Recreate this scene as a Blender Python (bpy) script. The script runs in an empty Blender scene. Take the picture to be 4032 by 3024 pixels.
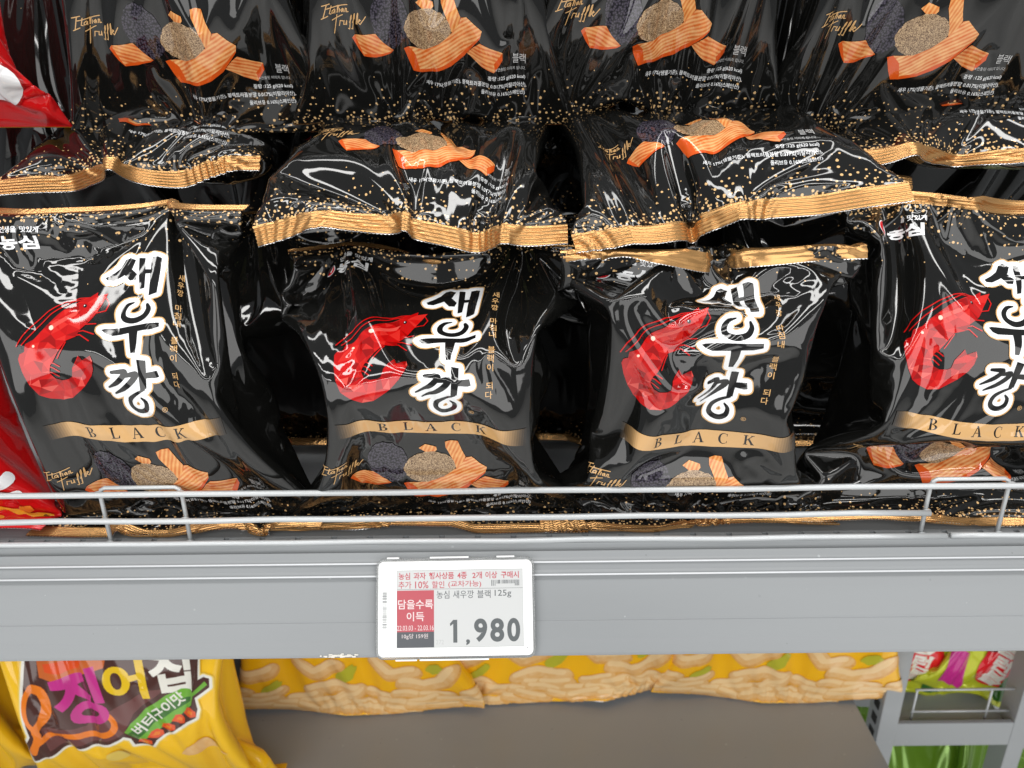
import bpy, math, random, time
import numpy as np
from mathutils import Vector, Matrix
from mathutils.geometry import delaunay_2d_cdt

# ------------------------------------------------------------------ camera, world, lamps, exposure
scene = bpy.context.scene
C = scene.collection
cam = bpy.data.cameras.new('camera')
cam.sensor_width = 36; cam.lens = 28.26; cam.clip_start = .01; cam.clip_end = 50
cam.dof.use_dof = True; cam.dof.focus_distance = .53; cam.dof.aperture_fstop = 9.0
camo = bpy.data.objects.new('camera', cam); C.objects.link(camo)
camo.location = (0, -.47, .312)
camo.rotation_euler = (Matrix.Rotation(math.radians(67.5), 3, 'X') @ Matrix.Rotation(math.radians(-.6), 3, 'Z')).to_euler()
scene.camera = camo

world = bpy.data.worlds.new('World'); scene.world = world; world.use_nodes = True
bg = world.node_tree.nodes['Background']
bg.inputs[0].default_value = (.93, .96, 1, 1); bg.inputs[1].default_value = .27

def area_lamp(loc, sx, sy, power, rot=(0, 0, 0), col=(1, .985, .96)):
    l = bpy.data.lights.new('ceiling_or_fill_lamp', 'AREA'); l.shape = 'RECTANGLE'; l.size = sx; l.size_y = sy
    l.energy = power; l.color = col
    o = bpy.data.objects.new('ceiling_or_fill_lamp', l); o.location = loc; o.rotation_euler = rot; C.objects.link(o)
for y, p, w in ((-2.6, 20, .12), (-1.35, 24, .14), (-.5, 34, .22), (.4, 12, .1)):
    area_lamp((.1, y, 2.25), 3.6, w, p)
# two broad fill lamps added behind the camera for grey reflections, dark gap between
for x in (-1.5, 1.6):
    area_lamp((x, -2.3, .75), 2.3, 2.1, 40, (math.radians(90), 0, 0), (1, .99, .97))

vs = scene.view_settings
vs.view_transform = 'Standard'; vs.look = 'None'; vs.exposure = 0; vs.gamma = 1; vs.use_curve_mapping = False

# ------------------------------------------------------------------ materials
MATS = {}
def mat(name, col=(.5, .5, .5), rough=.5, metal=0, ior=1.5, coat=0, bump=None, spec=None):
    if name in MATS: return MATS[name]
    m = bpy.data.materials.new(name); m.use_nodes = True
    b = m.node_tree.nodes['Principled BSDF']
    b.inputs['Base Color'].default_value = (*col, 1); b.inputs['Roughness'].default_value = rough
    b.inputs['Metallic'].default_value = metal; b.inputs['IOR'].default_value = ior
    b.inputs['Coat Weight'].default_value = coat; b.inputs['Coat Roughness'].default_value = .06
    if bump:
        nt = m.node_tree; tc = nt.nodes.new('ShaderNodeTexCoord'); n = nt.nodes.new('ShaderNodeTexNoise')
        n.inputs['Scale'].default_value = bump[0]; n.inputs['Detail'].default_value = 3
        bp = nt.nodes.new('ShaderNodeBump'); bp.inputs['Strength'].default_value = bump[1]; bp.inputs['Distance'].default_value = bump[2]
        nt.links.new(tc.outputs['Object'], n.inputs['Vector']); nt.links.new(n.outputs['Fac'], bp.inputs['Height'])
        nt.links.new(bp.outputs['Normal'], b.inputs['Normal'])
        if len(bump) > 3:       # slight soiling / tone variation of the paint itself
            n2 = nt.nodes.new('ShaderNodeTexNoise'); n2.inputs['Scale'].default_value = bump[3]; n2.inputs['Detail'].default_value = 6
            mp = nt.nodes.new('ShaderNodeMapping'); mp.inputs['Scale'].default_value = (.15, 1, 1)
            nt.links.new(tc.outputs['Object'], mp.inputs['Vector']); nt.links.new(mp.outputs['Vector'], n2.inputs['Vector'])
            mx = nt.nodes.new('ShaderNodeMix'); mx.data_type = 'RGBA'
            mx.inputs[6].default_value = (*[c*.84 for c in col], 1); mx.inputs[7].default_value = (*[min(1, c*1.12) for c in col], 1)
            nt.links.new(n2.outputs['Fac'], mx.inputs[0])
            # stray specks of dust and worn paint
            n3 = nt.nodes.new('ShaderNodeTexVoronoi'); n3.inputs['Scale'].default_value = 120; nt.links.new(tc.outputs['Object'], n3.inputs['Vector'])
            sc3 = nt.nodes.new('ShaderNodeSeparateColor'); nt.links.new(n3.outputs['Color'], sc3.inputs[0])
            rs = nt.nodes.new('ShaderNodeMath'); rs.operation = 'MULTIPLY_ADD'; rs.inputs[1].default_value = .32; rs.inputs[2].default_value = -.19; nt.links.new(sc3.outputs[0], rs.inputs[0])
            lt = nt.nodes.new('ShaderNodeMath'); lt.operation = 'LESS_THAN'; nt.links.new(n3.outputs['Distance'], lt.inputs[0]); nt.links.new(rs.outputs[0], lt.inputs[1])
            m3 = nt.nodes.new('ShaderNodeMix'); m3.data_type = 'RGBA'; nt.links.new(mx.outputs[2], m3.inputs[6])
            md = nt.nodes.new('ShaderNodeMix'); md.data_type = 'RGBA'; md.inputs[6].default_value = (*[c*.55 for c in col], 1); md.inputs[7].default_value = (*[min(.8, c*1.7) for c in col], 1)
            nt.links.new(sc3.outputs[2], md.inputs[0]); nt.links.new(md.outputs[2], m3.inputs[7])
            lf = nt.nodes.new('ShaderNodeMath'); lf.operation = 'MULTIPLY'; lf.inputs[1].default_value = .6; nt.links.new(lt.outputs[0], lf.inputs[0])
            nt.links.new(lf.outputs[0], m3.inputs[0]); nt.links.new(m3.outputs[2], b.inputs['Base Color'])
            rr = nt.nodes.new('ShaderNodeMapRange'); rr.inputs[3].default_value = rough*.85; rr.inputs[4].default_value = rough*1.2
            nt.links.new(n2.outputs['Fac'], rr.inputs[0]); nt.links.new(rr.outputs[0], b.inputs['Roughness'])
    MATS[name] = m
    return m

FILM = dict(rough=.055, ior=1.6)
def ink(name, col, **k):
    d = dict(FILM); d.update(k); return mat(name, col, **d)

def film_dots(name, base, L, seal, dot=(.72, .46, .21)):
    """printed film: plain ground, gold specks crowding towards both sealed ends (UV is in millimetres)"""
    m = mat(name, base, **FILM); nt = m.node_tree; b = nt.nodes['Principled BSDF']; lk = nt.links.new
    def math_(op, a, c=None, clamp=False):
        n = nt.nodes.new('ShaderNodeMath'); n.operation = op; n.use_clamp = clamp
        for k, x in enumerate((a, c)):
            if x is None: continue
            if isinstance(x, (int, float)): n.inputs[k].default_value = x
            else: lk(x, n.inputs[k])
        return n.outputs[0]
    uv = nt.nodes.new('ShaderNodeUVMap'); uv.uv_map = 'mm'
    sp = nt.nodes.new('ShaderNodeSeparateXYZ'); lk(uv.outputs[0], sp.inputs[0])
    v = sp.outputs[1]
    d0 = math_('SUBTRACT', v, seal); d1 = math_('SUBTRACT', L-seal, v)
    d = math_('MINIMUM', d0, d1)
    total = None
    for sc_, reach, rmin, rmax, powr in ((.17, 40, .1, .18, 1.9), (.27, 10, .14, .25, .9), (.12, 56, .045, .075, 1.3)):
        vo = nt.nodes.new('ShaderNodeTexVoronoi'); vo.voronoi_dimensions = '2D'; vo.inputs['Scale'].default_value = sc_
        lk(uv.outputs[0], vo.inputs['Vector'])
        cs = nt.nodes.new('ShaderNodeSeparateColor'); lk(vo.outputs['Color'], cs.inputs[0])
        r = math_('ADD', math_('MULTIPLY', cs.outputs[0], rmax-rmin), rmin)
        inside = math_('MULTIPLY', math_('SUBTRACT', r, vo.outputs['Distance']), 40, True)
        dens = math_('POWER', math_('SUBTRACT', 1.0, math_('DIVIDE', d, reach), True), powr)
        show = math_('GREATER_THAN', dens, cs.outputs[1])
        t = math_('MULTIPLY', inside, show)
        total = t if total is None else math_('MAXIMUM', total, t)
    mx = nt.nodes.new('ShaderNodeMix'); mx.data_type = 'RGBA'
    mx.inputs[6].default_value = (*base, 1); mx.inputs[7].default_value = (*dot, 1)
    lk(total, mx.inputs[0]); lk(mx.outputs[2], b.inputs['Base Color'])
    return m

def ridged_ink(name, lo, hi, scale, angle, dist=2.0):
    m = ink(name, lo); nt = m.node_tree; b = nt.nodes['Principled BSDF']; lk = nt.links.new
    uv = nt.nodes.new('ShaderNodeUVMap'); uv.uv_map = 'mm'
    mp = nt.nodes.new('ShaderNodeMapping'); mp.inputs['Rotation'].default_value[2] = math.radians(angle)
    lk(uv.outputs[0], mp.inputs[0])
    w = nt.nodes.new('ShaderNodeTexWave'); w.inputs['Scale'].default_value = scale; w.inputs['Distortion'].default_value = dist
    w.inputs['Detail'].default_value = 2; w.inputs['Detail Scale'].default_value = .35
    lk(mp.outputs[0], w.inputs['Vector'])
    n = nt.nodes.new('ShaderNodeTexNoise'); n.inputs['Scale'].default_value = .12; lk(uv.outputs[0], n.inputs['Vector'])
    a = nt.nodes.new('ShaderNodeMath'); a.operation = 'MULTIPLY_ADD'; a.inputs[1].default_value = .62; lk(w.outputs['Fac'], a.inputs[0])
    n2 = nt.nodes.new('ShaderNodeMath'); n2.operation = 'MULTIPLY_ADD'; n2.inputs[1].default_value = 1.6; n2.inputs[2].default_value = -.62
    lk(n.outputs['Fac'], n2.inputs[0]); lk(n2.outputs[0], a.inputs[2])
    cr = nt.nodes.new('ShaderNodeValToRGB'); cr.color_ramp.elements[0].color = (*lo, 1); cr.color_ramp.elements[1].color = (*hi, 1)
    lk(a.outputs[0], cr.inputs[0]); lk(cr.outputs[0], b.inputs['Base Color'])
    return m

def grainy_ink(name, lo, hi, scale, pos=(.25, .6), kind='voronoi'):
    m = ink(name, lo); nt = m.node_tree; b = nt.nodes['Principled BSDF']; lk = nt.links.new
    uv = nt.nodes.new('ShaderNodeUVMap'); uv.uv_map = 'mm'
    if kind == 'voronoi':
        t = nt.nodes.new('ShaderNodeTexVoronoi'); t.voronoi_dimensions = '2D'; t.inputs['Scale'].default_value = scale; o = t.outputs['Distance']
    else:
        t = nt.nodes.new('ShaderNodeTexNoise'); t.inputs['Scale'].default_value = scale; t.inputs['Detail'].default_value = 2
        t.inputs['Distortion'].default_value = 3.5; o = t.outputs['Fac']
    lk(uv.outputs[0], t.inputs['Vector'])
    cr = nt.nodes.new('ShaderNodeValToRGB')
    e = cr.color_ramp.elements; e[0].position = pos[0]; e[1].position = pos[1]
    e[0].color = (*(hi if kind == 'voronoi' else lo), 1); e[1].color = (*(lo if kind == 'voronoi' else hi), 1)
    lk(o, cr.inputs[0]); lk(cr.outputs[0], b.inputs['Base Color'])
    return m

GOLD = (.62, .37, .155)
mat('gold_seal', (.58, .32, .12), rough=.24, metal=.75, ior=1.6)
mat('silver_film', (.75, .75, .75), rough=.22, metal=.9)
film_dots('black_film', (.006, .006, .0055), 290, 14)
ink('ink_gold', GOLD)
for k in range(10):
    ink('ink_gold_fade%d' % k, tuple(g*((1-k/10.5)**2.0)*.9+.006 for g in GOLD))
ink('ink_white', (.86, .87, .88)); ink('ink_grey', (.5, .5, .5)); ink('ink_black', (.008, .008, .008))
for k, c in enumerate([(.42, .003, .003), (.52, .006, .005), (.28, .002, .002), (.58, .02, .015), (.46, .004, .004), (.64, .07, .055)]):
    ink('ink_red%d' % k, c)
ink('ink_shrimp_glint', (.9, .62, .5)); ink('ink_logo_red', (.7, .01, .02))
ridged_ink('ink_chip_a', (.6, .12, .015), (.82, .46, .19), .125, 62, 3)
ridged_ink('ink_chip_b', (.56, .1, .015), (.8, .4, .15), .125, 110, 3)
ridged_ink('ink_chip_c', (.58, .14, .02), (.82, .43, .15), .125, 20, 3)
ink('ink_chip_side', (.62, .085, .01))
grainy_ink('ink_truffle_dark', (.006, .005, .008), (.075, .065, .09), .62, (.08, .62))
grainy_ink('ink_truffle_brown', (.075, .032, .014), (.6, .42, .24), .62, (.42, .62), 'noise')
ink('ink_label_green', (.52, .58, .24))

# ------------------------------------------------------------------ objects
def tag(o, label=None, cat=None, group=None, kind=None):
    if label: o['label'] = label
    if cat: o['category'] = cat
    if group: o['group'] = group
    if kind: o['kind'] = kind
    return o
def link(name, me, parent=None, loc=None):
    o = bpy.data.objects.new(name, me); C.objects.link(o)
    if parent is not None: o.parent = parent
    if loc is not None: o.location = loc
    return o
def thing(name, loc, label, cat, group=None):
    o = link(name, None, None, loc); return tag(o, label, cat, group)
def mesh_np(name, V, faces, mats, mi=None, uv=None, normals=None, smooth=True):
    """V (n,3) metres; faces (m,k) ints"""
    me = bpy.data.meshes.new(name); V = np.ascontiguousarray(V, np.float32); faces = np.ascontiguousarray(faces, np.int32)
    k = faces.shape[1]
    me.vertices.add(len(V)); me.vertices.foreach_set('co', V.ravel())
    me.loops.add(faces.size); me.loops.foreach_set('vertex_index', faces.ravel())
    me.polygons.add(len(faces)); me.polygons.foreach_set('loop_start', np.arange(0, faces.size, k, dtype=np.int32))
    for m in mats: me.materials.append(MATS[m] if isinstance(m, str) else m)
    if mi is not None: me.polygons.foreach_set('material_index', np.ascontiguousarray(mi, np.int32))
    me.polygons.foreach_set('use_smooth', np.full(len(faces), smooth, bool))
    if uv is not None:
        l = me.uv_layers.new(name='mm'); l.data.foreach_set('uv', np.ascontiguousarray(uv, np.float32).ravel())
    me.update(calc_edges=True)
    if normals is not None: me.normals_split_custom_set_from_vertices(np.ascontiguousarray(normals, np.float32))
    return me
class MB:
    """small mesh builder: boxes, tubes, prisms, in metres"""
    def __init__(s): s.v = []; s.f = []; s.m = []
    def quadbox(s, p, mi=0):          # p: 8 corners, bottom ring then top ring
        n = len(s.v); s.v += [tuple(q) for q in p]
        s.f += [[n, n+3, n+2, n+1], [n+4, n+5, n+6, n+7]]+[[n+a, n+(a+1) % 4, n+4+(a+1) % 4, n+4+a] for a in range(4)]; s.m += [mi]*6
    def box(s, x0, x1, y0, y1, z0, z1, mi=0):
        s.quadbox([(x0, y0, z0), (x1, y0, z0), (x1, y1, z0), (x0, y1, z0), (x0, y0, z1), (x1, y0, z1), (x1, y1, z1), (x0, y1, z1)], mi)
    def extrude(s, prof, x0, x1, mi=0):   # prof: (y,z) counter-clockwise, extruded along x
        n = len(s.v); k = len(prof)
        s.v += [(x0, y, z) for y, z in prof]+[(x1, y, z) for y, z in prof]
        s.f += [[n+a, n+(a+1) % k, n+k+(a+1) % k, n+k+a] for a in range(k)]+[[n+a for a in range(k)][::-1], [n+k+a for a in range(k)]]; s.m += [mi]*(k+2)
    def tube(s, pts, r, seg=10, mi=0):
        pts = [Vector(p) for p in pts]; n0 = len(s.v); up = None
        for i, p in enumerate(pts):
            t = (pts[min(i+1, len(pts)-1)]-pts[max(i-1, 0)]).normalized()
            if up is None: up = t.orthogonal().normalized()
            up = (up-t*up.dot(t)).normalized(); w = t.cross(up)
            for a in range(seg):
                q = 2*math.pi*a/seg; s.v.append(tuple(p+r*(math.cos(q)*up+math.sin(q)*w)))
        for i in range(len(pts)-1):
            for a in range(seg):
                b = n0+i*seg; s.f.append([b+a, b+(a+1) % seg, b+seg+(a+1) % seg, b+seg+a]); s.m.append(mi)
        s.f.append([n0+a for a in range(seg)][::-1]); s.f.append([n0+(len(pts)-1)*seg+a for a in range(seg)]); s.m += [mi]*2
    def build(s, name, mats, parent=None, loc=None, bevel=0, smooth=False, seg=2):
        me = bpy.data.meshes.new(name); me.from_pydata(s.v, [], s.f)
        for m in mats: me.materials.append(MATS[m])
        me.polygons.foreach_set('material_index', np.array(s.m, np.int32))
        if smooth or bevel: me.shade_smooth() if smooth else None
        me.update()
        o = link(name, me, parent, loc)
        if bevel:
            b = o.modifiers.new('bevel', 'BEVEL'); b.width = bevel; b.segments = seg; b.limit_method = 'ANGLE'
        return o
# ------------------------------------------------------------------ flat print: shapes in millimetres, cut into one clean sheet
def glyph_tris(txt, offset=0.0, res=2):
    c = bpy.data.curves.new('glyphs', 'FONT'); c.body = txt; c.resolution_u = res; c.offset = offset; c.fill_mode = 'FRONT'
    o = bpy.data.objects.new('glyphs', c); C.objects.link(o)
    dg = bpy.context.evaluated_depsgraph_get(); me = o.evaluated_get(dg).to_mesh(); me.calc_loop_triangles()
    V = np.array([v.co[:2] for v in me.vertices]) if len(me.vertices) else np.zeros((0, 2))
    T = [tuple(t.vertices) for t in me.loop_triangles]
    bpy.data.objects.remove(o); bpy.data.curves.remove(c)
    return V, T
class Art:
    def __init__(s): s.faces = []; s.mats = []; s.parts = []; s.part = 'print'
    def add(s, poly, m):
        p = [(float(a), float(b)) for a, b in poly]
        ar = sum(p[i][0]*p[(i+1) % len(p)][1]-p[(i+1) % len(p)][0]*p[i][1] for i in range(len(p)))
        if abs(ar) < 1e-4: return
        if ar < 0: p = p[::-1]
        s.faces.append(p); s.mats.append(m); s.parts.append(s.part)
    def disc(s, x, y, rx, ry, m, n=16, rot=0, wob=0, seed=0):
        r = random.Random(seed); c, q = math.cos(rot), math.sin(rot); P = []
        for k in range(n):
            a = 2*math.pi*k/n; w = 1+wob*(r.random()-.5); X, Y = rx*w*math.cos(a), ry*w*math.sin(a)
            P.append((x+X*c-Y*q, y+X*q+Y*c))
        s.add(P, m)
    def stroke(s, pts, w, m, n=7):
        if not isinstance(w, (list, tuple)): w = [w]*len(pts)
        if len(pts) > 4 and n > 6 and pts[0] != pts[-1]:       # round the bends of a hand-drawn line
            Q = np.array([(*p, q) for p, q in zip(pts, w)]); Q = np.concatenate([2*Q[:1]-Q[1:2], Q, 2*Q[-1:]-Q[-2:-1]]); out = []
            for k in range(1, len(Q)-2):
                for t in (0, 1/3, 2/3):
                    a, b, c, d = Q[k-1:k+3]; out.append(.5*(2*b+(c-a)*t+(2*a-5*b+4*c-d)*t*t+(3*b-a-3*c+d)*t**3))
            out.append(Q[-2]); pts = [(float(q[0]), float(q[1])) for q in out]; w = [max(.05, float(q[2])) for q in out]
        for i in range(len(pts)-1):
            (x0, y0), (x1, y1) = pts[i], pts[i+1]; r0, r1 = w[i]/2, w[i+1]/2
            a = math.atan2(y1-y0, x1-x0); P = []
            for k in range(n): t = a+math.pi/2+math.pi*k/(n-1); P.append((x0+r0*math.cos(t), y0+r0*math.sin(t)))
            for k in range(n): t = a-math.pi/2+math.pi*k/(n-1); P.append((x1+r1*math.cos(t), y1+r1*math.sin(t)))
            s.add(P, m)
    def outline(s, poly, w, m):
        s.add(poly, m); s.stroke(list(poly)+[poly[0]], w, m, 6)
    def text(s, txt, box, m, offset=0.0, rot=0, res=2, halo=None):
        V, T = glyph_tris(txt, offset, res)
        lo, hi = V.min(0), V.max(0); x0, x1, y0, y1 = box
        if x1 is None: x1 = x0+(hi[0]-lo[0])*(y1-y0)/(hi[1]-lo[1])
        if x0 is None: x0 = x1-(hi[0]-lo[0])*(y1-y0)/(hi[1]-lo[1])
        Q = (V-lo)/(hi-lo)*[x1-x0, y1-y0]+[x0, y0]
        if rot:
            cx = np.array([(x0+x1)/2, (y0+y1)/2]); c, q = math.cos(rot), math.sin(rot); Q = (Q-cx)@np.array([[c, q], [-q, c]])+cx
        if halo:
            for t in T:
                P = [Q[i] for i in t]; s.stroke(P+[P[0]], halo[0], halo[1], 5)
        for t in T: s.add([Q[i] for i in t], m)
    def solve(s, step=1.9, pad=True):
        """one planar partition; each piece takes the ink printed last"""
        verts = []; index = {}; faces = []
        def vid(p):
            k = (round(p[0], 3), round(p[1], 3))
            if k not in index: index[k] = len(verts); verts.append(Vector(k))
            return index[k]
        for p in s.faces:
            if step:                    # long edges must bend with the film
                q_ = []
                for (x0, y0), (x1, y1) in zip(p, p[1:]+p[:1]):
                    n = max(1, int(math.hypot(x1-x0, y1-y0)/step+.5))
                    q_ += [(x0+(x1-x0)*k/n, y0+(y1-y0)*k/n) for k in range(n)]
                p = q_
            f = [vid(q) for q in p]; g = [a for i, a in enumerate(f) if a != f[i-1]]
            faces.append(g if len(g) > 2 else None)
        keep = [i for i, f in enumerate(faces) if f and len(set(f)) == len(f)]
        A = np.array([v[:] for v in verts]); lo, hi = A.min(0), A.max(0)
        if step:
            n = 0
            mask = set()
            for i in keep:
                B = np.array(s.faces[i]); a, b = np.floor((B.min(0)-lo)/step).astype(int), np.ceil((B.max(0)-lo)/step).astype(int)
                for x in range(a[0], b[0]+1):
                    for y in range(a[1], b[1]+1): mask.add((x, y))
            for x, y in sorted(mask): vid((lo[0]+x*step+.37*(y % 2), lo[1]+y*step))
        V, E, F, ov, oe, of = delaunay_2d_cdt(verts, [], [faces[i] for i in keep], 0, 1e-4)
        V = np.array([v[:] for v in V]); out = {}
        for f, src in zip(F, of):
            if not src or len(f) != 3: continue
            k = keep[max(src)]; out.setdefault(s.parts[k], {}).setdefault(s.mats[k], []).append(f)
        res = {}
        for part, d in out.items():
            ms = list(d); T = np.array([t for m in ms for t in d[m]]); mi = np.concatenate([np.full(len(d[m]), k) for k, m in enumerate(ms)])
            u, inv = np.unique(T.ravel(), return_inverse=True)
            T = inv.reshape(-1, 3); P = V[u]
            ar = np.cross(P[T[:, 1]]-P[T[:, 0]], P[T[:, 2]]-P[T[:, 0]])
            T[ar < 0] = T[ar < 0][:, ::-1]
            ok = np.abs(ar) > 1e-5
            res[part] = (P, T[ok], mi[ok], ms)
        return res

# --- the black bag's front. tracing frames: (scale, x-offset, y-offset) from measured units to mm from bag centre / bottom edge
def fr(k, cx, cy, u0, v0): return lambda pts: [(u0+(x-cx)*k, v0+(cy-y)*k) for x, y in pts]
A6 = fr(.105, 1087, 1375, -.5, 133)
A6S = fr(.098, 1087, 1375, -.2, 136.4)
AB = fr(.0955, 1087, 1375, 0, 133.5)
A1 = fr(.0887, 1270, 195, -2, 83.5)

LET_POLY = [
 [(1163, 392), (1178, 362), (1205, 350), (1243, 372), (1222, 425), (1190, 452), (1150, 475), (1108, 497), (1074, 494), (1063, 477), (1112, 447), (1150, 415)],
 [(1185, 432), (1213, 425), (1252, 468), (1240, 502), (1205, 502), (1172, 462)],
 [(1264, 362), (1302, 368), (1299, 470), (1291, 558), (1262, 566), (1260, 470)],
 [(1290, 440), (1340, 440), (1338, 466), (1290, 468)],
 [(1338, 362), (1372, 357), (1398, 372), (1395, 430), (1374, 604), (1318, 612), (1322, 500)],
 [(1040, 806), (1060, 800), (1395, 799), (1393, 826), (1335, 838), (1100, 846), (1068, 834)],
 [(1206, 838), (1266, 834), (1258, 905), (1243, 968), (1214, 966), (1210, 905)],
 [(1243, 1008), (1292, 1020), (1286, 1110), (1278, 1185), (1240, 1196), (1244, 1100)],
 [(1283, 1092), (1350, 1086), (1358, 1124), (1338, 1130), (1283, 1126)],
]
LET_STROKE = [
 ([(1232, 648), (1190, 660), (1165, 700), (1176, 745), (1235, 768), (1298, 750), (1326, 708), (1316, 672)], [10, 26, 34, 36, 38, 38, 36, 20]),
 ([(1090, 1068), (1165, 1072), (1150, 1100), (1105, 1135), (1036, 1166)], [20, 34, 34, 30, 12]),
 ([(1160, 1098), (1226, 1092), (1205, 1128), (1145, 1172), (1070, 1206)], [22, 36, 36, 30, 12]),
 ([(1262, 1190), (1205, 1215), (1158, 1248), (1146, 1295), (1172, 1326), (1216, 1332), (1252, 1308), (1258, 1268), (1236, 1240)], [14, 22, 30, 32, 34, 34, 32, 26, 12]),
]
SHRIMP = [(1075, 553), (1042, 622), (1006, 688), (962, 742), (908, 788), (882, 832), (815, 852), (762, 916), (722, 972), (698, 996), (684, 1042), (706, 1084),
          (746, 1102), (792, 1098), (815, 1086), (830, 1030), (890, 955), (906, 990), (966, 964), (976, 1002), (962, 1052), (930, 1102), (872, 1162), (838, 1186),
          (762, 1236), (690, 1246), (618, 1216), (560, 1178), (522, 1104), (500, 1020), (489, 932), (502, 902), (535, 890), (545, 842), (600, 818), (642, 770), (702, 720),
          (800, 642), (900, 592), (968, 572), (1015, 543), (1012, 572)]

def inside(p, poly):
    x, y = p; c = False
    for i in range(len(poly)):
        (x0, y0), (x1, y1) = poly[i-1], poly[i]
        if (y0 > y) != (y1 > y) and x < (x1-x0)*(y-y0)/(y1-y0)+x0: c = not c
    return c

def serif(art, ch, cx, cy, h, m):
    """roman capitals with slab serifs, drawn as strokes (cx,cy centre, h height)"""
    S = lambda x, y: (cx+x*h, cy+y*h)
    def bar(x0, y0, x1, y1, w): 
        d = Vector((x1-x0, y1-y0)).normalized()*.0; nx, ny = -(y1-y0), (x1-x0); l = math.hypot(nx, ny); nx, ny = nx/l*w/2, ny/l*w/2
        art.add([S(x0+nx, y0+ny), S(x0-nx, y0-ny), S(x1-nx, y1-ny), S(x1+nx, y1+ny)], m)
    def slab(x, y, w): bar(x-w/2, y, x+w/2, y, .075)
    def arc(x, y, rx, ry, a0, a1, w0, w1, n=12):
        P = []; Q = []
        for k in range(n+1):
            t = math.radians(a0+(a1-a0)*k/n); w = w0+(w1-w0)*math.sin(math.pi*k/n)
            P.append(S(x+rx*math.cos(t), y+ry*math.sin(t))); Q.append(S(x+(rx-w)*math.cos(t), y+(ry-w*.55)*math.sin(t)))
        for k in range(n): art.add([P[k], P[k+1], Q[k+1], Q[k]], m)
    if ch == 'B':
        bar(-.2, -.5, -.2, .5, .17); slab(-.24, .465, .3); slab(-.24, -.465, .3)
        arc(-.1, .25, .36, .25, 90, -90, .06, .17); arc(-.1, -.24, .44, .26, 90, -90, .06, .19)
        bar(-.2, .47, -.08, .47, .07); bar(-.2, -.47, -.08, -.47, .07); bar(-.2, .01, -.06, .01, .06)
    if ch == 'L':
        bar(-.16, -.5, -.16, .5, .17); slab(-.16, .465, .36); bar(-.34, -.465, .34, -.465, .075); art.add([S(.22, -.47), S(.36, -.47), S(.38, -.24), S(.33, -.24)], m)
    if ch == 'A':
        bar(-.3, -.46, .0, .48, .075); art.add([S(-.06, .5), S(.06, .5), S(.42, -.46), S(.2, -.46)], m); bar(-.18, -.14, .2, -.14, .06); slab(-.32, -.465, .26); slab(.32, -.465, .34)
    if ch == 'C':
        arc(.03, 0, .42, .52, 52, 308, .07, .19, 18); bar(.31, .2, .31, .46, .05); bar(.31, -.22, .31, -.44, .04)
    if ch == 'K':
        bar(-.24, -.5, -.24, .5, .17); slab(-.24, .465, .34); slab(-.24, -.465, .34); bar(-.16, -.04, .27, .46, .075)
        art.add([S(-.1, .1), S(.04, .17), S(.42, -.46), S(.2, -.46)], m); slab(.28, .465, .28); slab(.32, -.465, .3)

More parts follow.
